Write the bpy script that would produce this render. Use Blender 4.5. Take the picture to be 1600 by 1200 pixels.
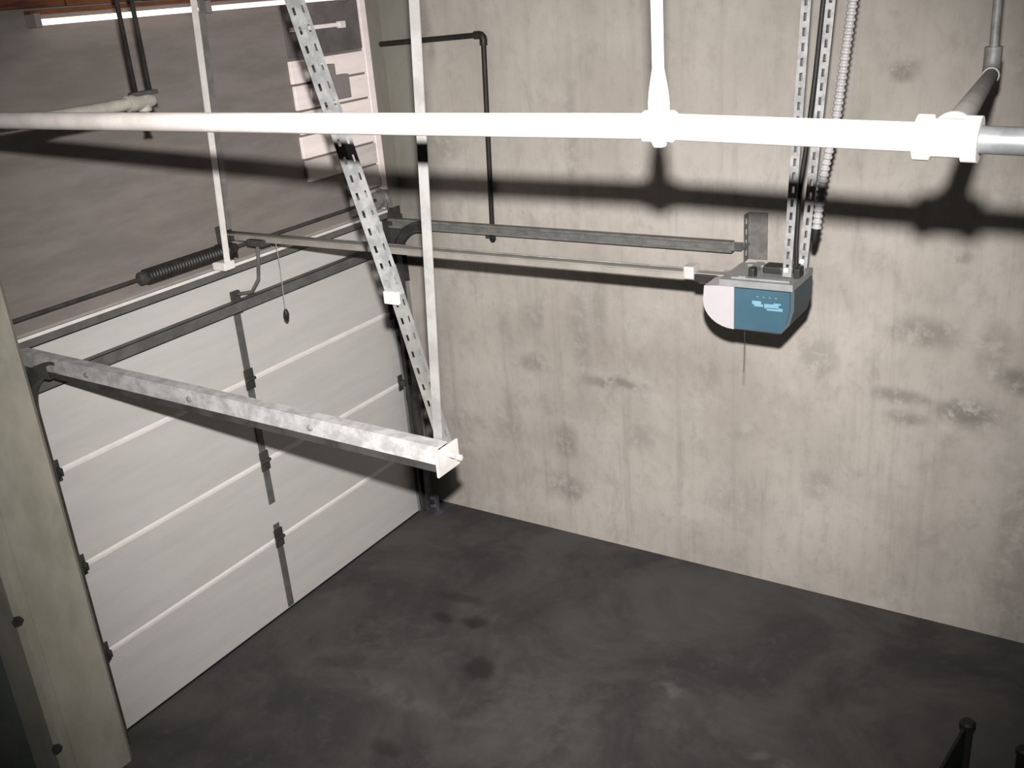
import bpy, bmesh, math, random
from mathutils import Vector, Matrix
random.seed(7)
for o in list(bpy.data.objects): bpy.data.objects.remove(o, do_unlink=True)
S = bpy.context.scene
COL = S.collection
V = Vector

# ------------------------------------------------------------------ camera
CAM = V((4.35922, -5.33028, 3.64468))
R_, U_, F_ = V((0.84473884, 0.52972376, -0.07621691)), V((-0.13823916, 0.35355681, 0.92514189)), V((-0.51701665, 0.77096713, -0.37189174))
cd = bpy.data.cameras.new('camera'); cam = bpy.data.objects.new('camera', cd); COL.objects.link(cam)
M = Matrix((( R_.x, U_.x, -F_.x, CAM.x), (R_.y, U_.y, -F_.y, CAM.y), (R_.z, U_.z, -F_.z, CAM.z), (0, 0, 0, 1)))
cam.matrix_world = M
cd.sensor_fit = 'HORIZONTAL'; cd.sensor_width = 36; cd.lens = 1572 / 1600 * 36
cd.clip_start = .05; cd.clip_end = 60
S.camera = cam

# ------------------------------------------------------------------ world, lights, exposure
w = bpy.data.worlds.new('world'); S.world = w; w.use_nodes = True
bg = w.node_tree.nodes['Background']; bg.inputs[0].default_value = (1.0, .95, .90, 1); bg.inputs[1].default_value = .032
# the photographer's flash gun, 17 cm above the lens
ld = bpy.data.lights.new('flash', 'SPOT'); ld.energy = 2230; ld.color = (1.0, .955, .915)
ld.spot_size = math.radians(74); ld.spot_blend = 1.0; ld.shadow_soft_size = .022
fl = bpy.data.objects.new('flash', ld); COL.objects.link(fl)
FM = M.copy(); FM.translation = CAM + U_ * .17 + F_ * .0
fl.matrix_world = FM @ Matrix.Rotation(math.radians(.3), 4, 'X') @ Matrix.Rotation(math.radians(-.8), 4, 'Y')
S.view_settings.view_transform = 'Standard'; S.view_settings.look = 'None'
S.view_settings.gamma = 1; S.view_settings.exposure = 0; S.view_settings.use_curve_mapping = False

# ------------------------------------------------------------------ materials
def srgb(r, g, b):
    f = lambda c: ((c/255+.055)/1.055)**2.4 if c > 10 else c/255/12.92
    return (f(r), f(g), f(b), 1)
class NT:
    def __init__(s, name):
        s.m = bpy.data.materials.new(name); s.m.use_nodes = True
        s.t = s.m.node_tree; s.b = s.t.nodes['Principled BSDF']
        s.tc = s.t.nodes.new('ShaderNodeTexCoord')
    def n(s, kind, **kw):
        x = s.t.nodes.new(kind)
        for k, v in kw.items(): setattr(x, k, v)
        return x
    def l(s, a, b): s.t.links.new(a, b)
    def scaled(s, sc):
        mp = s.n('ShaderNodeMapping'); mp.inputs['Scale'].default_value = sc
        s.l(s.tc.outputs['Object'], mp.inputs[0]); return mp.outputs[0]
    def noise(s, sc, scale=1, detail=5, rough=.6, dist=0):
        x = s.n('ShaderNodeTexNoise'); x.inputs['Scale'].default_value = scale
        x.inputs['Detail'].default_value = detail; x.inputs['Roughness'].default_value = rough
        x.inputs['Distortion'].default_value = dist
        s.l(s.scaled(sc), x.inputs['Vector']); return x.outputs['Fac']
    def ramp(s, fac, a, b, lo=0., hi=1.):
        x = s.n('ShaderNodeMapRange', interpolation_type='SMOOTHSTEP')
        x.inputs['From Min'].default_value = a; x.inputs['From Max'].default_value = b
        x.inputs['To Min'].default_value = lo; x.inputs['To Max'].default_value = hi
        s.l(fac, x.inputs['Value']); return x.outputs['Result']
    def mix(s, fac, a, b, mode='MIX'):
        x = s.n('ShaderNodeMix', data_type='RGBA', blend_type=mode)
        for sock, v in ((x.inputs[0], fac), (x.inputs[6], a), (x.inputs[7], b)):
            if hasattr(v, 'is_linked') or hasattr(v, 'node'): s.l(v, sock)
            else: sock.default_value = v
        return x.outputs[2]
    def math(s, op, a, b=None, clamp=False):
        x = s.n('ShaderNodeMath', operation=op, use_clamp=clamp)
        for i, v in enumerate((a, b)):
            if v is None: continue
            if hasattr(v, 'node'): s.l(v, x.inputs[i])
            else: x.inputs[i].default_value = v
        return x.outputs[0]
    def spot(s, c, r, soft=.35, warp=None):
        """1 inside an ellipsoid blot round c with radii r, 0 outside"""
        a = s.n('ShaderNodeVectorMath', operation='SUBTRACT'); s.l(warp or s.tc.outputs['Object'], a.inputs[0]); a.inputs[1].default_value = c
        d = s.n('ShaderNodeVectorMath', operation='DIVIDE'); s.l(a.outputs[0], d.inputs[0]); d.inputs[1].default_value = r
        e = s.n('ShaderNodeVectorMath', operation='LENGTH'); s.l(d.outputs[0], e.inputs[0])
        return s.ramp(e.outputs['Value'], 1, soft)
    def warped(s, scale, amt):
        x = s.n('ShaderNodeTexNoise'); x.inputs['Scale'].default_value = scale; x.inputs['Detail'].default_value = 4
        s.l(s.tc.outputs['Object'], x.inputs['Vector'])
        a = s.n('ShaderNodeVectorMath', operation='SUBTRACT'); s.l(x.outputs['Color'], a.inputs[0]); a.inputs[1].default_value = (.5, .5, .5)
        b = s.n('ShaderNodeVectorMath', operation='MULTIPLY_ADD'); s.l(a.outputs[0], b.inputs[0]); b.inputs[1].default_value = (amt,)*3
        s.l(s.tc.outputs['Object'], b.inputs[2]); return b.outputs[0]
    def out(s, color, rough=.8, metal=0, bump=None, bstr=.2, bdist=.01, spec=.3):
        if hasattr(color, 'node'): s.l(color, s.b.inputs['Base Color'])
        else: s.b.inputs['Base Color'].default_value = color
        if hasattr(rough, 'node'): s.l(rough, s.b.inputs['Roughness'])
        else: s.b.inputs['Roughness'].default_value = rough
        s.b.inputs['Metallic'].default_value = metal
        s.b.inputs['Specular IOR Level'].default_value = spec
        if bump is not None:
            bn = s.n('ShaderNodeBump'); bn.inputs['Strength'].default_value = bstr; bn.inputs['Distance'].default_value = bdist
            s.l(bump, bn.inputs['Height']); s.l(bn.outputs[0], s.b.inputs['Normal'])
        return s.m

def G(v): return (v, v*.97, v*.93, 1)

def mat_concrete_wall():
    t = NT('board_marked_concrete')
    wv = t.warped(3.5, .16)
    big = t.noise((.5, 1, .5), 2.2, 4, .55)
    streak = t.noise((9, 1, .4), 1.25, 6, .7)
    fine = t.noise((1, 1, .6), 14, 6, .7)
    c = t.mix(t.ramp(big, .3, .7), (.355, .328, .30, 1), (.465, .435, .402, 1))
    c = t.mix(t.math('MULTIPLY', t.ramp(streak, .48, .75), .42), c, (.245, .225, .203, 1))
    c = t.mix(t.math('MULTIPLY', t.ramp(fine, .45, .75), .35), c, (.24, .222, .2, 1))
    c = t.mix(t.math('MULTIPLY', t.ramp(t.noise((1, 1, .7), 5.5, 6, .72, .4), .5, .72), .38), c, (.225, .205, .186, 1))
    # pale lime bloom in the lower half
    c = t.mix(t.math('MULTIPLY', t.ramp(t.noise((1, 1, 1), 3.1, 6, .7), .5, .72), .4), c, (.52, .495, .475, 1))
    # the upper pour is greener and darker
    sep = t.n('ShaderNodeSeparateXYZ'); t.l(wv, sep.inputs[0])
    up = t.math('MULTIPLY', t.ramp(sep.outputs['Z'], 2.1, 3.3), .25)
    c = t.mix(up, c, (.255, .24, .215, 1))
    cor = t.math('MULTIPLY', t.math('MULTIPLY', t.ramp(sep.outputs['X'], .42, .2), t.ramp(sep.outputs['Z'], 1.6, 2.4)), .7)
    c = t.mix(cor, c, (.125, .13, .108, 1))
    blots = [((1.57, 0, 1.19), (.25, 1, .05), .6), ((1.19, 0, .71), (.10, 1, .14), .45), ((3.66, 0, 1.32), (.16, 1, .10), .75),
             ((3.33, 0, 1.38), (.17, 1, .06), .55), ((3.88, 0, 1.54), (.12, 1, .07), .7), ((.95, 0, 1.24), (.16, 1, .08), .4),
             ((1.19, 0, .37), (.17, 1, .12), .5), ((3.23, 0, 3.1), (.08, 1, .06), .6), ((3.57, 0, 2.17), (.06, 1, .04), .5),
             ((3.42, 0, 1.76), (.2, 1, .1), .5), ((2.87, 0, 1.56), (.11, 1, .15), .35), ((3.36, 0, 1.24), (.13, 1, .05), .5),
             ((1.35, 0, 1.5), (.08, 1, .5), .25), ((1.35, 0, 2.75), (.05, 1, .5), .35), ((.39, 0, 2.69), (.13, 1, .16), .35),
             ((.55, 0, 1.95), (.2, 1, .25), .25), ((2.4, 0, .5), (.25, 1, .2), .2), ((.37, 0, 3.45), (.06, 1, .3), .5),
             ((3.75, 0, 1.7), (.1, 1, .16), .35), ((3.95, 0, .5), (.12, 1, .7), .3), ((.3, 0, .6), (.12, 1, .4), .25), ((4.0, 0, 3.3), (.28, 1, .55), .6), ((1.75, 0, .85), (.12, 1, .12), .3), ((2.2, 0, 1.35), (.1, 1, .1), .25),
             ((1.0, 0, 1.6), (.09, 1, .1), .3), ((2.9, 0, .75), (.1, 1, .14), .3), ((1.5, 0, 1.75), (.07, 1, .3), .3), ((.75, 0, .8), (.1, 1, .2), .3)]
    mott = t.ramp(t.noise((1, 1, 1), 9, 5, .7), .36, .54)
    for ct, r, k in blots:
        f = t.math('MULTIPLY', t.math('MULTIPLY', t.spot(ct, tuple(q*1.35 for q in r), .2, wv), mott), k*.85)
        c = t.mix(f, c, (.105, .095, .085, 1))
    bump = t.math('ADD', t.math('MULTIPLY', streak, .6), fine)
    return t.out(c, .9, 0, bump, .3, .008, .15)

def mat_floor():
    t = NT('dark_sealed_concrete_floor')
    wv = t.warped(2.2, .3)
    a = t.noise((1, 1, 1), 1.3, 6, .65, .6); b = t.noise((1, 1, 1), 9, 6, .7)
    c = t.mix(t.ramp(a, .35, .68), (.0445, .0425, .045, 1), (.079, .0765, .074, 1))
    c = t.mix(t.math('MULTIPLY', t.ramp(b, .5, .75), .5), c, (.095, .09, .087, 1))
    for ct, r, k, col in [((1.19, -1.2, 0), (.10, .07, 1), .75, .02), ((1.46, -1.55, 0), (.13, .10, 1), .7, .02), ((.99, -1.23, 0), (.09, .06, 1), .6, .02),
                     ((.95, -1.0, 0), (.22, .07, 1), .5, .022), ((1.33, -.9, 0), (.3, .2, 1), .3, .03), ((1.36, -2.32, 0), (.14, .08, 1), .5, .02),
                     ((2.49, -1.28, 0), (.10, .07, 1), .5, .15), ((1.15, -1.95, 0), (.5, .08, 1), .5, .12), ((1.95, -1.8, 0), (.5, .5, 1), .45, .105), ((.75, -1.6, 0), (.4, .35, 1), .3, .09),
                     ((3.2, -1.52, 0), (.06, .05, 1), .45, .16), ((3.05, -1.5, 0), (.05, .04, 1), .4, .15), ((2.75, -1.5, 0), (.4, .2, 1), .3, .1), ((3.3, -.9, 0), (.2, .1, 1), .3, .03)]:
        f = t.math('MULTIPLY', t.math('MULTIPLY', t.spot(ct, tuple(q*1.2 for q in r), .3, wv), t.ramp(b, .38, .6) if col > .06 else 1.0), k)
        c = t.mix(f, c, G(col))
    return t.out(c, t.ramp(b, .3, .8, .62, .85), 0, b, .15, .005, .12)

def mat_noise(name, c1, c2, scale=6, rough=.6, metal=0, bump=.1, sc=(1, 1, 1), spec=.3, lo=.35, hi=.65):
    t = NT(name); f = t.noise(sc, scale, 5, .65)
    return t.out(t.mix(t.ramp(f, lo, hi), c1, c2), rough, metal, f if bump else None, bump, .004, spec)

MT = dict(
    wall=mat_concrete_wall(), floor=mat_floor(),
    pier=mat_noise('pier_concrete', (.235, .235, .19, 1), (.315, .30, .26, 1), 4, .9, 0, .3, (1, 1, .5), .15),
    pierside=mat_noise('dark_green_grey_paint', (.05, .06, .055, 1), (.075, .085, .078, 1), 3, .7, 0, .15),
    taupe=mat_noise('taupe_rendered_wall', (.16, .143, .134, 1), (.2, .18, .17, 1), 1.6, .85, 0, .35, (1, 1, 5), .15),
    jamb=mat_noise('grey_jamb', (.19, .185, .18, 1), (.25, .24, .235, 1), 4, .8, 0, .2, (1, 1, .5), .2),
    plank=mat_noise('white_plank_paint', (.82, .74, .73, 1), (.9, .82, .81, 1), 6, .6, 0, .1, (1, .4, 3)),
    plankshade=mat_noise('shadow_toned_plank_paint', (.5, .455, .44, 1), (.6, .55, .535, 1), 6, .7, 0, .1, (1, .4, 3)),  # white plank paint darkened to hold the shadow on the lower boards
    darkboard=mat_noise('dark_grey_board', (.09, .082, .085, 1), (.13, .117, .12, 1), 5, .8),
    wood=mat_noise('red_brown_timber', (.06, .018, .013, 1), (.16, .06, .022, 1), 5, .7, 0, .2, (4, .7, 6)),
    ceil=mat_noise('ceiling_concrete', (.22, .21, .19, 1), (.29, .275, .255, 1), 2, .9, 0, .2),
    door=mat_noise('off_white_door_paint', (.455, .448, .438, 1), (.495, .485, .473, 1), 3, .55, 0, .06, (1, .5, 4), .25),
    doorlip=mat_noise('white_door_edge', (.64, .62, .60, 1), (.70, .68, .655, 1), 8, .5, 0, .05),
    strut=mat_noise('dull_grey_steel', (.095, .092, .088, 1), (.13, .127, .12, 1), 9, .6, .2, .1),
    darksteel=mat_noise('dark_grey_steel', (.035, .034, .033, 1), (.06, .058, .056, 1), 9, .55, .2, .1),
    galv=mat_noise('galvanised_steel', (.19, .195, .20, 1), (.29, .295, .30, 1), 22, .5, .3, .12, (1, 1, 1), .4),
    galvbright=mat_noise('bright_galvanised_steel', (.33, .33, .33, 1), (.50, .50, .505, 1), 16, .5, .25, .12, (1, 1, 1), .4),
    galvdull=mat_noise('weathered_galvanised_steel', (.14, .14, .135, 1), (.20, .20, .195, 1), 14, .55, .2, .12),
    pipe=mat_noise('white_painted_pipe', (.30, .278, .266, 1), (.36, .335, .322, 1), 10, .6, 0, .1, (1, 1, 1), .2),
    post=mat_noise('white_painted_steel', (.165, .163, .162, 1), (.215, .212, .209, 1), 10, .55, 0, .1, (1, 1, 1), .25),
    postwall=mat_noise('cream_painted_steel', (.60, .59, .565, 1), (.70, .685, .66, 1), 10, .55, 0, .1),
    pipebr=mat_noise('beige_painted_pipe', (.20, .195, .17, 1), (.27, .26, .235, 1), 10, .6, 0, .1),
    chrome=mat_noise('bare_zinc_pipe', (.085, .09, .095, 1), (.12, .125, .13, 1), 20, .35, .5, .05, (1, 1, 1), .5),
    black=mat_noise('black_iron', (.012, .011, .010, 1), (.022, .02, .019, 1), 12, .5, 0, .15),
    rubber=mat_noise('black_rubber', (.007, .007, .007, 1), (.011, .011, .011, 1), 8, .6, 0, .1),
    rail=mat_noise('beige_painted_rail', (.20, .19, .172, 1), (.245, .232, .21, 1), 9, .55, 0, .05),
    teal=mat_noise('teal_blue_plastic', (.028, .066, .092, 1), (.034, .077, .107, 1), 3, .45, 0, .03),
    tealdark=mat_noise('dark_teal_plastic', (.045, .06, .068, 1), (.055, .072, .08, 1), 3, .5, 0, .03),
    lens=mat_noise('white_lamp_lens', (.30, .285, .305, 1), (.32, .305, .325, 1), 3, .35, 0, .02),
    chassis=mat_noise('opener_chassis_zinc', (.20, .205, .21, 1), (.25, .255, .26, 1), 10, .45, .3, .05),
    pale=mat_noise('pale_blue_print', (.11, .22, .29, 1), (.13, .25, .32, 1), 3, .5, 0, 0),
    cable=mat_noise('white_corrugated_plastic', (.27, .265, .27, 1), (.31, .305, .31, 1), 6, .5, 0, .03),
    bolt=mat_noise('zinc_bolt', (.42, .41, .40, 1), (.5, .49, .48, 1), 12, .4, .2, .05),
    bluegrey=mat_noise('blue_grey_plastic', (.07, .07, .095, 1), (.09, .09, .12, 1), 4, .5, 0, .03),
    boxgrey=mat_noise('grey_junction_box', (.20, .175, .175, 1), (.23, .205, .205, 1), 4, .6, 0, .03),
)
def emis(name, col, st):
    m = bpy.data.materials.new(name); m.use_nodes = True; b = m.node_tree.nodes['Principled BSDF']
    b.inputs['Base Color'].default_value = (.8, .8, .8, 1); b.inputs['Emission Color'].default_value = col; b.inputs['Emission Strength'].default_value = st
    return m
MT['tube'] = emis('lit_fluorescent_tube', (1, .86, .74, 1), 2.0)
MT['tubepink'] = emis('dim_pinkish_fluorescent_tube', (1, .80, .78, 1), 1.1)

# ------------------------------------------------------------------ mesh builder
def frame(d):
    d = V(d).normalized(); a = V((0, 0, 1)) if abs(d.z) < .95 else V((1, 0, 0))
    x = a.cross(d).normalized(); return x, d.cross(x), d
class MB:
    def __init__(s): s.bm = bmesh.new()
    def box(s, lo, hi, bev=0, rot=None, pivot=None):
        lo, hi = V(lo), V(hi); c = (lo+hi)/2; sz = hi-lo
        r = bmesh.ops.create_cube(s.bm, size=1, matrix=Matrix.Translation(c) @ Matrix.Diagonal((sz.x, sz.y, sz.z, 1)))
        vs = r['verts']
        if bev:
            es = list({e for v in vs for e in v.link_edges})
            rb = bmesh.ops.bevel(s.bm, geom=es, offset=bev, segments=2, affect='EDGES', profile=.6)
            vs = list({v for f in rb['faces'] for v in f.verts} | {v for v in vs if v.is_valid})
        if rot is not None:
            bmesh.ops.rotate(s.bm, verts=vs, cent=V(pivot) if pivot else c, matrix=rot)
        return s
    def obox(s, a, b, x, wx, y, wy, ox=0, oy=0):
        """bar from a to b, width wx along x and wy along y (offset ox, oy)"""
        a, b, x, y = V(a), V(b), V(x), V(y); vs = []
        for p in (a, b):
            for sx, sy in ((-1, -1), (1, -1), (1, 1), (-1, 1)):
                vs.append(s.bm.verts.new(p + x*(ox+sx*wx/2) + y*(oy+sy*wy/2)))
        for f in ((3, 2, 1, 0), (4, 5, 6, 7), (0, 1, 5, 4), (1, 2, 6, 5), (2, 3, 7, 6), (3, 0, 4, 7)): s.bm.faces.new([vs[i] for i in f])
        return s
    def lathe(s, a, b, prof, n=20):
        """prof: list of (t along a-b in metres, radius)"""
        a = V(a); x, y, d = frame(V(b)-a); rings = []
        for t, r in prof:
            rings.append([s.bm.verts.new(a + d*t + (x*math.cos(q)+y*math.sin(q))*max(r, 1e-4)) for q in [2*math.pi*i/n for i in range(n)]])
        for A, B in zip(rings, rings[1:]):
            for i in range(n): s.bm.faces.new((A[i], A[(i+1) % n], B[(i+1) % n], B[i])).smooth = True
        s.bm.faces.new(rings[0][::-1]); s.bm.faces.new(rings[-1]); return s
    def cyl(s, a, b, r, n=16):
        return s.lathe(a, b, [(0, r), ((V(b)-V(a)).length, r)], n)
    def tube(s, pts, r, n=10, rf=None):
        pts = [V(p) for p in pts]; rings = []; px = None
        for i, p in enumerate(pts):
            d = (pts[min(i+1, len(pts)-1)] - pts[max(i-1, 0)]).normalized()
            if px is None: px, py, _ = frame(d)
            px = (px - d*px.dot(d)).normalized(); py = d.cross(px)
            rr = rf(i) if rf else r
            rings.append([s.bm.verts.new(p + (px*math.cos(q)+py*math.sin(q))*rr) for q in [2*math.pi*k/n for k in range(n)]])
        for A, B in zip(rings, rings[1:]):
            for i in range(n): s.bm.faces.new((A[i], A[(i+1) % n], B[(i+1) % n], B[i])).smooth = True
        s.bm.faces.new(rings[0][::-1]); s.bm.faces.new(rings[-1]); return s
    def prism(s, prof, a, b, x, y):
        """closed 2-D profile (px,py) swept from a to b"""
        a, b, x, y = V(a), V(b), V(x), V(y)
        A = [s.bm.verts.new(a+x*p+y*q) for p, q in prof]; B = [s.bm.verts.new(b+x*p+y*q) for p, q in prof]
        n = len(prof)
        s.bm.faces.new(A[::-1]); s.bm.faces.new(B)
        for i in range(n): s.bm.faces.new((A[i], A[(i+1) % n], B[(i+1) % n], B[i]))
        return s
    def sweep(s, prof, pts, side):
        """profile (along side, along normal) swept along pts lying in a plane whose normal is side"""
        pts = [V(p) for p in pts]; side = V(side); rings = []
        for i, p in enumerate(pts):
            d = (pts[min(i+1, len(pts)-1)] - pts[max(i-1, 0)]).normalized(); nn = d.cross(side)
            rings.append([s.bm.verts.new(p + side*a + nn*b) for a, b in prof])
        n = len(prof)
        for A, B in zip(rings, rings[1:]):
            for i in range(n): s.bm.faces.new((A[i], A[(i+1) % n], B[(i+1) % n], B[i]))
        s.bm.faces.new(rings[0][::-1]); s.bm.faces.new(rings[-1]); return s
    def bevel(s, off, seg=2):
        bmesh.ops.bevel(s.bm, geom=[e for e in s.bm.edges if e.is_manifold and e.calc_face_angle(0) > .5], offset=off, segments=seg, affect='EDGES'); return s
    def build(s, name, mat, parent=None, label=None, loc=None):
        bmesh.ops.recalc_face_normals(s.bm, faces=s.bm.faces[:])
        for e in s.bm.edges:
            if len(e.link_faces) == 2 and e.calc_face_angle(0) > .6: e.smooth = False
        me = bpy.data.meshes.new(name); 
        if loc is not None: bmesh.ops.translate(s.bm, verts=s.bm.verts[:], vec=-V(loc))
        s.bm.to_mesh(me); s.bm.free(); me.materials.append(MT[mat])
        o = bpy.data.objects.new(name, me); COL.objects.link(o)
        if loc is not None: o.location = loc
        if parent is not None:
            o.parent = parent; o.matrix_parent_inverse = Matrix.Translation(-wloc(parent))
        if label: o['label'] = label
        return o
def wloc(o):
    p = V(o.location)
    if o.parent: p = V(o.location) + o.matrix_parent_inverse.translation + wloc(o.parent)
    return p
def thing(name, loc, label, cat, group=None, kind=None):
    o = bpy.data.objects.new(name, None); COL.objects.link(o); o.location = loc; o.empty_display_size = .1
    return tag(o, label, cat, group, kind)
def tag(o, label=None, cat=None, group=None, kind=None):
    if label: o['label'] = label
    if cat: o['category'] = cat
    if group: o['group'] = group
    if kind: o['kind'] = kind
    return o
X, Y, Z = V((1, 0, 0)), V((0, 1, 0)), V((0, 0, 1))

def angle_iron(mb, a, b, x, y, wd, th=.004):
    """plain L: one flange along x, one along y, heel on the a-b line"""
    mb.obox(a, b, x, wd, y, th, wd/2, th/2); mb.obox(a, b, x, th, y, wd-th, th/2, th+(wd-th)/2)
def perforated(mb, a, b, x, y, wd, pitch=.06, slot=.034, th=.004):
    """L with slotted flanges: rails plus webs between the slots"""
    a, b = V(a), V(b); d = (b-a); L = d.length; d.normalize()
    for u, v, o in ((x, y, 0), (y, x, th)):
        ww = wd-o
        q = ww*.33
        mb.obox(a, b, u, q, v, th, o+q/2, th/2); mb.obox(a, b, u, q, v, th, o+ww-q/2, th/2)
        k = 0.0; g = (pitch-slot)
        while k < L:
            e = min(k+g, L); mb.obox(a+d*k, a+d*e, u, ww-2*q, v, th, o+ww/2, th/2); k += pitch

# ------------------------------------------------------------------ the room
tag(MB().box((-.4, -8, -.2), (7, .3, 0)).build('floor', 'floor'), 'dark grey sealed concrete floor with scuffs and oil spots', 'floor', kind='structure')
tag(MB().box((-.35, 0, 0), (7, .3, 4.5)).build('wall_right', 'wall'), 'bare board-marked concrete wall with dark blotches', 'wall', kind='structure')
tag(MB().box((-.4, -8, 4.5), (7, .3, 4.7)).build('ceiling', 'ceil'), 'concrete ceiling slab', 'ceiling', kind='structure')
wf = tag(MB().box((-.3, -3.36, 2.295), (0, 0, 4.5)).build('wall_front', 'taupe'), 'taupe wall above the garage door', 'wall', kind='structure')
tag(MB().box((-.3, -.215, 0), (-.012, 0, 2.295), .006).build('trim_1', 'jamb'), 'grey jamb between garage door and concrete wall', 'jamb', kind='structure')
# dark wall beyond the pier
tag(MB().box((-.4, -8, 0), (-.05, -3.36, 4.5)).build('wall_outer', 'pierside'), 'dark green-grey wall left of the concrete pier', 'wall', kind='structure')
# pier with chamfered arrises and two bolts
pr = [(-.3, 0), (.185, 0), (.21, .022), (.21, .345), (.185, .37), (-.3, .37)]
pier = MB().prism(pr, (0, -3.36, 0), (0, -3.36, 4.5), X, Y).build('wall_left', 'pier')
tag(pier, 'concrete pier with chamfered edges at left of garage door', 'pier', kind='structure')
pm = MB()
for z in (.35, 1.09, 1.83): pm = MB().lathe((.198, -3.35, z), (.222, -3.374, z), [(0, .026), (.012, .026), (.012, .015), (.034, .015)], 6).build('bolt', 'darksteel', pier)
MB().box((.2095, -3.292, .0), (.2135, -3.280, 4.5), .0012).build('form_ridge', 'pier', pier)

# planks, grey board and corner trim on the upper right of the front wall
z = 2.31
for k, h in enumerate((.14, .15, .14, .14, .14, .15, .14)):
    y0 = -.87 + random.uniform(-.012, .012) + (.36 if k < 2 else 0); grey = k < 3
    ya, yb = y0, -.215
    m = 'plankshade' if grey else 'plank'  # lowest boards get the tone with shadow painted in
    MB().box((.0, ya, z+.006), (.022, yb, z+h-.006), .004).build('plank', m, wf, 'lower white plank, shadow put into its colour' if grey else None)
    z += h
MB().box((0, -.87, z+.01), (.012, -.215, 4.1), .003).build('backing_board', 'darkboard', wf, 'dark grey board above the white planks')
MB().box((0, -.212, 2.3), (.026, -.155, 4.4), .004).build('corner_trim', 'plank', wf, 'white upright trim beside the concrete wall')
MB().box((-.001, -2.95, 2.297), (.006, -.95, 2.365), .002).build('lintel_flashing', 'taupe', wf)

MB().box((0, -.153, 2.3), (.004, -.001, 4.45)).build('corner_strip', 'wall', wf, 'greenish concrete strip beside the white trim')

# timber ledger over the lamps
led = thing('timber_ledger', (.05, -1.7, 3.72), 'red-brown timber boards fixed high on the taupe wall above the fluorescent lamps', 'timber')
for y0, y1 in ((-2.75, -2.28), (-2.27, -1.83), (-1.82, -1.25), (-1.24, -.88)):
    MB().box((.001, y0, 3.69+random.uniform(-.004, .004)), (.06+random.uniform(-.006, .006), y1, 3.98), .004).build('board', 'wood', led)

# fluorescent tubes
def lamp(y0, y1, zc, label, tubem):
    t = thing('fluorescent_lamp', (.05, (y0+y1)/2, zc), label, 'lamp', 'tubes under the timber')
    MB().cyl((.06, y0+.03, zc), (.06, y1-.03, zc), .0135, 14).build('tube', tubem, t)
    for y in (y0, y1-.03): MB().box((.0, y, zc-.02), (.075, y+.03, zc+.04), .004).build('lamp_holder', 'boxgrey', t)
    MB().box((0, y0, zc+.033), (.05, y1, zc+.052), .003).build('batten', 'wood', t)
lamp(-2.46, -1.5, 3.628, 'bright fluorescent tube at far left under the timber', 'tube')
lamp(-1.47, -.36, 3.625, 'dimmer pinkish fluorescent tube between cream post and diagonal brace', 'tubepink')
tr = thing('cable_trunking', (.012, -.62, 3.475), 'short white cable trunking on the dark board above the white planks', 'trunking')
MB().box((.012, -.84, 3.462), (.035, -.42, 3.485), .003).build('trunking_body', 'plank', tr)
MB().box((.012, -.43, 3.452), (.045, -.38, 3.492), .004).build('end_box', 'postwall', tr)
jb = thing('junction_box', (.022, -.6, 3.15), 'grey junction box with stepped lid on the white planks', 'box')
MB().box((.022, -.735, 3.05), (.075, -.56, 3.26), .006).build('box_body', 'boxgrey', jb)
MB().box((.022, -.56, 3.05), (.07, -.44, 3.19), .006).build('side_cover', 'boxgrey', jb)
MB().box((.075, -.72, 3.07), (.081, -.58, 3.24), .002).build('lid', 'boxgrey', jb)

# ------------------------------------------------------------------ garage door
door = thing('door_1', (0, -1.585, 0), 'off-white four-panel sectional garage door with grey struts and centre stile', 'garage door', kind='structure')
D0, D1, DC = -2.95, -.222, -1.59
zs = [0.012, .533, 1.067, 1.60, 2.262]
for k in range(4):
    a, b = zs[k]+.002, zs[k+1]-.002
    sec = MB().box((-.05, D0, a), (0, D1, b), .004).build('panel', 'door', door)
    if k < 3:
        MB().prism([(0, -.016), (.006, -.012), (.006, .004), (-.004, .016), (-.012, .016), (-.012, -.016)], (0, D0, b-.012), (0, D1, b-.012), X, Z).build('tongue_edge', 'doorlip', sec)
    # centre stile on each panel, with a hinge at the joint
    sa = a+.012 if k != 1 else a+.30
    if k == 1:
        MB().box((0, DC-.024, a+.012), (.006, DC+.024, a+.09), .002).build('stile', 'strut', sec)
        sa = a+.235
    MB().box((0, DC-.024, sa), (.008, DC+.024, (b-.03) if k < 3 else 2.0), .002).build('stile', 'strut', sec)
    if k < 3:
        h = MB().box((.004, DC-.034, b-.065), (.014, DC+.034, b-.012), .003)
        h.box((.004, DC-.034, b+.006), (.014, DC+.034, b+.06), .003)
        h.cyl((.018, DC-.036, b-.002), (.018, DC+.036, b-.002), .011, 12).build('hinge', 'darksteel', sec)
        for ye, sg in ((D0+.072, 1), (D1-.03, -1)):
            MB().box((.001, ye-.022, b-.06), (.012, ye+.022, b+.055), .003).box((.012, ye-.012, b-.02), (.05, ye+.012, b+.02), .003).build('end_hinge', 'darksteel', sec)
            MB().lathe((.06, ye-sg*.06, b), (.06, ye-sg*.01, b), [(0, .012), (.012, .024), (.03, .024), (.034, .008), (.05, .008)], 14).build('roller', 'rubber', sec)
    if k < 3:
        pass
def strut_mb(zc, h, dep):
    t = .004; m = MB()
    m.box((0, D0, zc-h/2), (dep, D1, zc-h/2+t)); m.box((0, D0, zc+h/2-t), (dep, D1, zc+h/2)); m.box((dep-t, D0, zc-h/2), (dep, D1, zc+h/2))
    return m
strut_mb(2.045, .064, .045).build('strut', 'strut', door)
ts = strut_mb(2.262, .05, .05).build('strut', 'strut', door)
MB().box((-.02, D0, 2.289), (.056, D1, 2.297)).box((.05, D0, 2.281), (.058, D1, 2.297)).build('top_lip', 'postwall', ts, 'white top lip')
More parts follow.
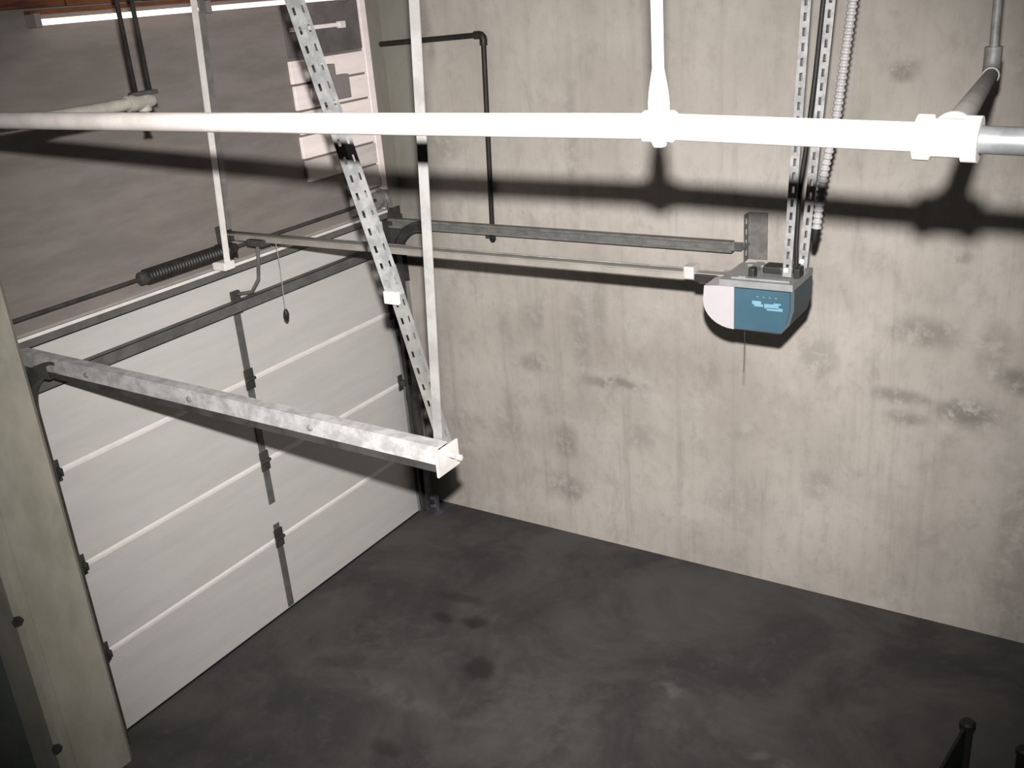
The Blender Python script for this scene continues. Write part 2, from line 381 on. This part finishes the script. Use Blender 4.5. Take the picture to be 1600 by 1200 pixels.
MB().box((-.045, D0, 0.0), (-.002, D1, .016)).build('bottom_seal', 'rubber', door)
MB().box((.008, DC-.03, 2.0), (.03, DC+.03, 2.135), .004).cyl((.03, DC-.02, 2.12), (.03, DC+.02, 2.12), .016, 10).build('operator_bracket', 'darksteel', door)

# ------------------------------------------------------------------ torsion shaft with spring
tx, tz = .085, 2.392
sh = thing('torsion_shaft', (tx, -1.6, tz), 'steel torsion shaft with black spring above the garage door', 'shaft')
MB().cyl((tx, -2.98, tz), (tx, -.24, tz), .0105, 12).build('shaft_tube', 'darksteel', sh)
pts = []; n = 30
for i in range(n*12+1):
    q = 2*math.pi*i/12; yy = -2.2 + .56*i/(n*12)
    pts.append((tx+.034*math.cos(q), yy, tz+.034*math.sin(q)))
MB().tube(pts, .0085, 6).build('spring', 'black', sh)
MB().lathe((tx, -2.24, tz), (tx, -2.18, tz), [(0, .02), (.01, .034), (.05, .034), (.06, .024)], 14).build('winding_cone', 'darksteel', sh)
MB().lathe((tx, -1.65, tz), (tx, -1.58, tz), [(0, .034), (.04, .036), (.05, .026), (.07, .022)], 14).build('stationary_cone', 'black', sh)
MB().box((.007, -1.66, tz-.085), (.012, -1.54, tz+.025), .002).box((.007, -1.605, tz-.05), (tx+.03, -1.598, tz+.028), .002).build('centre_bracket', 'black', sh)
for y in (-.33,):
    MB().lathe((tx, y-.03, tz), (tx, y+.045, tz), [(0, .02), (.004, .052), (.012, .052), (.016, .044), (.05, .048), (.056, .06), (.062, .06), (.075, .02)], 20).build('cable_drum', 'galvdull', sh)
MB().box((.001, -.285, tz-.09), (.006, -.22, tz+.07), .002).box((.001, -.262, tz-.07), (tx+.05, -.257, tz+.05), .002).build('end_bearing_plate', 'galvdull', sh)
MB().tube([(tx+.05, -.31, tz), (tx+.04, -.3, 1.6), (tx-.02, -.27, .12)], .0022, 6).build('lift_cable', 'darksteel', sh)

# ------------------------------------------------------------------ door tracks
def cprof(w, h):  # C channel: along side 0..w, along normal -h/2..h/2 ; web at side = 0
    t = .003; return [(0, -h/2), (w, -h/2), (w, -h/2+.014), (w-t, -h/2+.014), (w-t, -h/2+t), (t, -h/2+t), (t, h/2-t), (w-t, h/2-t), (w-t, h/2-.014), (w, h/2-.014), (w, h/2), (0, h/2)]
def arc(y):
    # vertical x=.085 rising to a bend that ends horizontal at z=2.2
    c = V((.085+.25, y, 1.95)); return [c + V((-.25*math.cos(q), 0, .25*math.sin(q))) for q in [math.pi/2*i/10 for i in range(11)]]
def track(y, side, label, hz, yv, vm, hm, zA, zB):
    t = thing('door_track', (.085, y, 0), label, 'track')
    v = MB().sweep(cprof(.045, .066), [(.085, yv, .02), (.085, yv, 1.95)], side).build('vertical_track', vm, t)
    MB().sweep(cprof(.045, .066), arc(yv), side).build('curved_track', vm, t)
    MB().sweep(cprof(.045, hz), [(.03, y, zA), (2.43, y, zB)], side).build('horizontal_track', hm, t)
    return t, v
rt, rv = track(-.155, -Y, 'right-hand door track running along the concrete wall', .06, -.2, 'darksteel', 'galvdull', 2.2, 2.2)
MB().box((.0, -.199, .02), (.1, -.193, 2.02), .002).box((.0, -.193, .02), (.005, -.15, 2.02)).build('mounting_angle', 'darksteel', rt)
for zb in (.35, .9, 1.45):
    MB().box((-.01, -.192, zb), (.05, -.15, zb+.06), .002).build('wall_bracket', 'darksteel', rv)
MB().box((-.011, -.213, 1.75), (.0, -.02, 2.28), .002).box((0, -.156, 1.8), (.12, -.15, 2.26), .002).build('flag_bracket', 'darksteel', rt)
# wall plate holding the rear of the right track
perf = MB(); perforated(perf, (2.455, -.012, 2.09), (2.455, -.012, 2.355), X, -Y, .07)
perf.box((2.455, -.012, 2.09), (2.565, -.001, 2.355), .002)
perf.build('rear_wall_bracket', 'galvdull', rt)
MB().box((2.34, -.16, 2.175), (2.47, -.005, 2.18)).build('rear_support', 'galvdull', rt)
lt, lv = track(-2.925, Y, 'left-hand door track whose bright end hangs from a post and diagonal brace', .072, -2.983, 'darksteel', 'darksteel', 2.182, 2.143)
m = MB(); m.obox((.03, -2.933, 2.213), (2.43, -2.933, 2.174), Y, .005, Z, .064); m.obox((.03, -2.905, 2.2445), (2.43, -2.905, 2.2055), Y, .052, Z, .005); m.build('stiffening_angle', 'galvbright', lt)
m = MB().box((2.431, -2.955, 2.105), (2.44, -2.83, 2.2), .002); m.cyl((2.44, -2.9, 2.175), (2.475, -2.9, 2.175), .012, 6); m.cyl((2.44, -2.86, 2.145), (2.47, -2.86, 2.145), .011, 6); m.build('end_stop', 'bolt', lt)
for xx in (.55, 1.2, 1.85): MB().lathe((xx, -2.9355, 2.212-.0162*xx), (xx, -2.945, 2.212-.0162*xx), [(0, .013), (.006, .012), (.01, .006)], 10).build('bolt', 'galvdull', lt)
MB().box((.002, -2.984, 2.02), (.04, -2.96, 2.215), .003).box((.02, -2.932, 2.08), (.09, -2.927, 2.24), .002).build('flag_bracket', 'darksteel', lt)

# hangers of the left track
hp = thing('hanger_post', (2.40, -2.93, 2.2), 'upright white steel angle carrying the end of the left door track', 'post')
m = MB(); angle_iron(m, (2.362, -2.87, 2.13), (2.522, -2.87, 4.495), X, Y, .036, .004); m.build('angle_bar', 'post', hp)
MB().cyl((2.38, -2.8715, 2.16), (2.38, -2.878, 2.16), .009, 6).build('bolt', 'bolt', hp)
hb = thing('diagonal_brace', (2.36, -2.96, 2.2), 'diagonal slotted steel angle bracing the left track end up to ceiling', 'brace')
a, m1 = V((2.372, -2.832, 2.15)), V((2.238, -2.832, 2.69))
b = m1 + (V((1.985, -2.832, 3.6))-m1)*(4.49-2.69)/(3.6-2.69)
def perp(p, q):
    d = (V(q)-V(p)).normalized(); return d.cross(Y).normalized()
m = MB(); px_ = perp(a, m1); perforated(m, a-px_*.018, m1+(m1-a).normalized()*.1-px_*.018, px_, Y, .036, .06, .022); m.build('lower_angle', 'galvdull', hb)
m = MB(); px_ = perp(m1, b); perforated(m, m1-px_*.022-Y*.012, b-px_*.022-Y*.012, px_, Y, .043, .06, .024); m.build('upper_angle', 'galv', hb)
MB().box(m1-V((.03, .02, .022)), m1+V((.03, -.004, .022)), .003).cyl(m1+V((0, -.015, 0)), m1+V((0, -.03, 0)), .012, 6).build('splice_plate', 'bolt', hb)

# cream post from ceiling to the spring bracket
cp = thing('header_post', (.12, -1.66, 2.35), 'tall cream steel angle standing on the spring bracket above the garage door', 'post')
ca, cb = V((.133, -1.70, 2.335)), V((.133, -1.545, 4.495))
m = MB(); m.obox(ca, cb, Y, .038, X, .005, 0, 0); m.build('front_flange', 'postwall', cp)
m = MB(); m.obox(ca+V((-.035, .088, .165)), cb+V((-.035, .082, -.005)), Y, .034, X, .005); m.build('rear_flange', 'galvdull', cp)
MB().box((.05, -1.735, 2.30), (.145, -1.66, 2.345), .004).build('foot', 'postwall', cp)

# ------------------------------------------------------------------ garage door opener
op = thing('garage_door_opener', (3.07, -1.58, 2.3), 'teal and white garage door opener head hanging with its rail before the concrete wall', 'opener')
ya, yb = -1.73, -1.50
def ext(prof, y0, y1, bev):
    m = MB(); m.prism(prof, (0, y0, 0), (0, y1, 0), X, Z)
    if bev: m.bevel(bev)
    return m
body = ext([(3.018, 2.478), (3.018, 2.303), (3.205, 2.303), (3.236, 2.34), (3.252, 2.40), (3.252, 2.478)], ya+.004, yb, .008).build('housing', 'tealdark', op)
ext([(3.02, 2.474), (3.02, 2.312), (3.20, 2.312), (3.225, 2.345), (3.238, 2.40), (3.238, 2.474)], ya-.006, ya+.01, .004).build('front_panel', 'teal', body, 'teal blue front panel')
lens = [(3.016, 2.48)] + [(2.893, 2.47), (2.888, 2.41)] + [(3.016-.128*math.cos(q), 2.41-.108*math.sin(q)) for q in [math.pi/2*i/8 for i in range(1, 9)]]
ext(lens, ya, yb, .008).build('lamp_lens', 'lens', op, 'white rounded lamp lens')
ext([(2.96, 2.48), (3.25, 2.48), (3.25, 2.506), (2.96, 2.506)], ya-.012, yb+.01, .004).build('chassis', 'chassis', op)
ext([(2.93, 2.33), (2.96, 2.312), (3.20, 2.3), (3.19, 2.288), (2.98, 2.292)], ya+.03, yb-.03, .004).build('bottom_cover', 'rubber', op)
# pale printed mark on the panel
mk = MB()
for x0, x1, z0, z1 in ((3.092, 3.128, 2.416, 2.43), (3.10, 3.136, 2.408, 2.418), (3.14, 3.196, 2.404, 2.422), (3.15, 3.212, 2.396, 2.408), (3.176, 3.205, 2.42, 2.427)):
    mk.box((x0, ya-.0085, z0), (x1, ya-.0055, z1), .001)
mk.build('printed_mark', 'pale', body, 'pale blue printed mark')
mk = MB()
for k in range(4): mk.box((3.11+.024*k, ya-.0085, 2.446), (3.117+.024*k, ya-.0055, 2.449))
mk.build('printed_dots', 'pale', body)
MB().box((3.06, -1.70, 2.505), (3.085, -1.66, 2.545), .006).build('knob', 'black', op)
MB().box((3.09, -1.62, 2.505), (3.17, -1.55, 2.535), .008).build('capacitor_cover', 'black', op)
MB().box((3.0, -1.72, 2.505), (3.23, -1.69, 2.513)).box((3.0, -1.535, 2.505), (3.23, -1.505, 2.513)).box((3.03, -1.72, 2.513), (3.06, -1.505, 2.518)).build('mounting_bar', 'chassis', op)
MB().box((3.224, -1.66, 2.507), (3.248, -1.60, 2.545), .004).build('terminal_cover', 'black', op)
ra, rb = V((.0, -1.58, 2.452)), V((2.93, -1.58, 2.462))
m = MB(); m.obox(ra, rb, Y, .042, Z, .006, 0, .014); m.obox(ra, rb, Y, .007, Z, .032, 0, -.004)
rail = m.build('rail', 'rail', op)
MB().tube([ra+V((.05, -.012, .03)), rb+V((-.16, -.012, .03))], .004, 6).build('chain', 'galvdull', rail)
MB().box((2.755, -1.615, 2.452), (2.80, -1.545, 2.505), .006).build('chain_idler', 'bolt', rail)
MB().box((2.80, -1.61, 2.44), (2.90, -1.55, 2.475), .006).build('rail_clamp', 'black', rail)
MB().box((0, -1.63, 2.41), (.02, -1.53, 2.51), .004).box((.0, -1.60, 2.43), (.09, -1.56, 2.478), .004).build('header_bracket', 'darksteel', rail)
MB().box((.21, -1.615, 2.415), (.33, -1.545, 2.45), .006).build('trolley', 'darksteel', op)
MB().tube([(.26, -1.58, 2.425), (.245, -1.58, 2.33), (.22, -1.58, 2.22), (.15, -1.58, 2.14), (.03, -1.58, 2.115)], .010, 8).build('door_arm', 'strut', op)
cordo = MB().tube([(.40, -1.58, 2.448), (.402, -1.578, 2.3), (.395, -1.582, 2.15), (.391, -1.58, 2.06)], .0022, 6).build('release_cord', 'lens', op)
MB().lathe((.391, -1.58, 2.065), (.388, -1.58, 1.995), [(0, .005), (.012, .012), (.03, .017), (.055, .014), (.07, .006)], 12).build('pull_handle', 'black', cordo)
MB().tube([(3.02, -1.62, 2.295), (3.022, -1.62, 2.2), (3.02, -1.625, 2.08)], .0015, 5).build('antenna_wire', 'darksteel', op)

# hanging straps of the opener
def strap(a, b, label):
    t = thing('hanger_strap', a, label, 'strap', 'slotted straps of the opener')
    m = MB(); perforated(m, V(a), V(b), X, Y, .034, .05, .028); m.build('slotted_bar', 'galv', t)
    MB().cyl(V(a)+V((.017, -.002, .03)), V(a)+V((.017, -.014, .03)), .011, 6).build('bolt', 'bolt', t)
strap((3.186, -1.67, 2.514), (3.271, -1.67, 4.495), 'slotted steel hanging strap, left one above the opener head')
strap((3.205, -1.535, 2.514), (3.345, -1.535, 4.495), 'slotted steel hanging strap, right one beside the white flexible hose')
cb_ = thing('power_cable', (3.21, -1.59, 2.53), 'thin black power cable running down between the hanging straps', 'cable')
MB().tube([(3.215, -1.59, 2.53), (3.212, -1.59, 2.62), (3.216, -1.59, 2.82), (3.237, -1.59, 2.99), (3.262, -1.59, 3.25), (3.281, -1.59, 3.5), (3.33, -1.59, 4.5)], .0085, 8).build('cable_sheath', 'rubber', cb_)
MB().box((3.203, -1.602, 2.506), (3.229, -1.578, 2.545), .004).build('strain_relief', 'rubber', cb_)
fx = thing('flexible_hose', (3.24, -1.5, 2.62), 'white corrugated flexible hose with black plug hanging beside the opener straps', 'hose')
ctrl = [V(q) for q in ((3.252, -1.47, 2.66), (3.262, -1.47, 2.78), (3.278, -1.47, 2.905), (3.31, -1.47, 3.07), (3.33, -1.47, 3.27), (3.352, -1.47, 3.49), (3.40, -1.47, 4.0), (3.44, -1.47, 4.5))]
pp = []
for i in range(len(ctrl)-1):
    n = max(2, int((ctrl[i+1]-ctrl[i]).length/.0055))
    pp += [ctrl[i].lerp(ctrl[i+1], k/n) for k in range(n)]
MB().tube(pp, .018, 10, lambda i: (.0195, .0195, .0145, .0145)[i % 4]).build('corrugated_tube', 'cable', fx)
MB().lathe((3.252, -1.47, 2.665), (3.243, -1.47, 2.60), [(0, .016), (.01, .017), (.045, .015), (.066, .009)], 12).build('plug', 'rubber', fx)

# ------------------------------------------------------------------ white sprinkler pipe
sp = thing('sprinkler_pipe', (3.61, -3.687, 3.389), 'long white sprinkler pipe with two tees crossing the whole view', 'pipe')
PR = .0225
pA, pB, pC, pD = V((-.06, -3.687, 3.397)), V((3.609, -3.687, 3.389)), V((4.08, -3.687, 3.374)), V((6.2, -3.687, 3.305))
MB().cyl(pA, pB, PR, 24).build('pipe_run', 'pipe', sp)
MB().cyl(pB, pC, PR, 24).build('pipe_run', 'pipe', sp)
MB().cyl(pC, pD, PR*.92, 24).build('bare_pipe_run', 'chrome', sp, 'bare zinc pipe beyond the last tee')
d1 = (pC-pB).normalized()
# hanging tee with riser
MB().lathe(pB-X*.03, pB+X*.03, [(0, PR+.002), (.004, PR+.005), (.056, PR+.005), (.06, PR+.002)], 20).lathe(pB+V((0, 0, -PR-.012)), pB+V((0, 0, .12)), [(0, .011), (.008, .015), (.02, .018), (.075, .019), (.095, .017), (.132, .0105)], 18).build('riser_tee', 'pipe', sp)
MB().cyl(pB+V((0, 0, .085)), pB+V((.0, 0, 1.105)), .0105, 16).build('riser', 'pipe', sp)
# branch tee
t0, t1 = pC-d1*.045, pC+d1*.045
MB().lathe(t0, t1, [(0, PR+.008), (.0, PR+.012), (.022, PR+.012), (.024, PR+.006), (.066, PR+.006), (.068, PR+.012), (.09, PR+.012), (.09, PR+.006)], 22).build('branch_tee', 'pipe', sp)
el = V((3.84, -1.597, 3.234)); dd = (el-pC).normalized()
MB().lathe(pC, el, [(0, .026), (.075, .027), (.085, .032), (.115, .032), (.118, PR), ((el-pC).length, PR)], 22).build('branch_arm', 'pipe', sp)
# far elbow and vertical leg
ev = V((3.81, -1.53, 4.5))
el2 = el + dd*.04 + Z*.07
arcp = [el - dd*.02, el + dd*.005, el + dd*.025 + Z*.012, el+dd*.037+Z*.035, el2, el2+Z*.02]
MB().tube(arcp, PR+.005, 14).build('elbow', 'galvdull', sp)
MB().cyl(el2, V((el2.x-.01, el2.y, 4.495)), .0145, 18).build('vertical_leg', 'galvdull', sp)

# ------------------------------------------------------------------ beige branch pipe, upper left
bp = thing('branch_pipe', (1.25, -2.9, 3.34), 'short beige branch pipe with elbow hung on dark rods, upper left', 'pipe')
MB().cyl((1.25, -5.0, 3.335), (1.25, -2.93, 3.342), .021, 18).build('pipe_run', 'pipebr', bp)
MB().lathe((1.25, -2.97, 3.342), (1.25, -2.86, 3.342), [(0, .027), (.02, .03), (.04, .026), (.08, .028), (.11, .02)], 16).lathe((1.25, -2.9, 3.36), (1.25, -2.9, 3.26), [(0, .024), (.05, .024), (.055, .014), (.085, .012), (.1, .018)], 14).build('elbow_fitting', 'pipebr', bp)
for dy in (-.026, .036): MB().cyl((1.25, -2.90+dy, 3.37), (1.25, -2.90+dy, 4.5), .0085, 10).build('hanger_rod', 'black', bp)
MB().box((1.235, -2.95, 3.362), (1.265, -2.84, 3.378), .003).build('clevis', 'darksteel', bp)

# ------------------------------------------------------------------ black gas pipe on the concrete wall
gp = thing('gas_pipe', (.765, -.03, 3.34), 'black iron pipe with elbow running down the concrete wall', 'pipe')
gy = -.026
MB().cyl((.0, gy, 3.325), (.775, gy, 3.352), .0165, 16).build('horizontal_run', 'black', gp)
MB().cyl((.80, gy, 3.32), (.745, gy, 2.09), .0165, 16).build('vertical_run', 'black', gp)
gc = V((.80, gy, 3.352))
MB().tube([gc+V((-.06, 0, -.001)), gc+V((-.03, 0, 0)), gc+V((-.012, 0, -.004)), gc+V((-.003, 0, -.014)), gc+V((0, 0, -.03)), gc+V((-.002, 0, -.06))], .024, 14).build('elbow', 'black', gp)
MB().box((.70, -.045, 2.10), (.735, -.001, 2.17), .005).box((.735, -.03, 2.12), (.75, -.02, 2.15)).build('wall_clip', 'darksteel', gp)
MB().lathe((.746, gy, 2.12), (.745, gy, 2.075), [(0, .021), (.03, .021), (.045, .012)], 14).build('end_cap', 'black', gp)

# ------------------------------------------------------------------ photo eye by the corner
pe = thing('safety_sensor', (.13, -.19, .06), 'small blue-grey safety sensor at foot of the right door track', 'sensor')
MB().box((.124, -.225, .075), (.172, -.175, .165), .006).build('sensor_body', 'bluegrey', pe)
MB().lathe((.148, -.225, .125), (.148, -.24, .125), [(0, .02), (.01, .02), (.015, .012)], 14).build('sensor_lens', 'rubber', pe)
MB().box((.135, -.175, 0), (.142, -.15, .12)).box((.128, -.2, 0), (.165, -.13, .006)).build('sensor_bracket', 'bluegrey', pe)

# ------------------------------------------------------------------ black stand at the lower right
js = thing('black_stand', (3.95, -1.18, 0), 'black steel stand with sloping gusset on the floor at lower right', 'stand')
MB().box((3.925, -1.2, .012), (3.975, -1.15, .285), .006).lathe((3.95, -1.175, .28), (3.95, -1.175, .31), [(0, .036), (.02, .036), (.03, .026)], 16).build('post', 'rubber', js)
GD = V((-.27, -.963, 0)).normalized(); GN = GD.cross(Z)
MB().prism([(.02, .012), (.02, .29), (.045, .29), (.62, .012)], V((3.95, -1.175, 0))-GN*.007, V((3.95, -1.175, 0))+GN*.007, GD, Z).build('gusset', 'rubber', js)
fb = MB(); fb.obox(V((3.95, -1.14, .006)), V((3.95, -1.14, .006))+GD*.72, GN, .06, Z, .012); fb.build('foot_bar', 'rubber', js)
fb = MB(); fb.obox((3.955, -1.19, .006), (4.21, -1.07, .006), V((.43, -.9, 0)).normalized(), .06, Z, .011); fb.build('cross_bar', 'rubber', js)
MB().box((4.16, -1.1, .012), (4.21, -1.05, .15), .006).lathe((4.185, -1.075, .145), (4.185, -1.075, .17), [(0, .034), (.015, .034), (.025, .024)], 16).build('short_post', 'rubber', js)
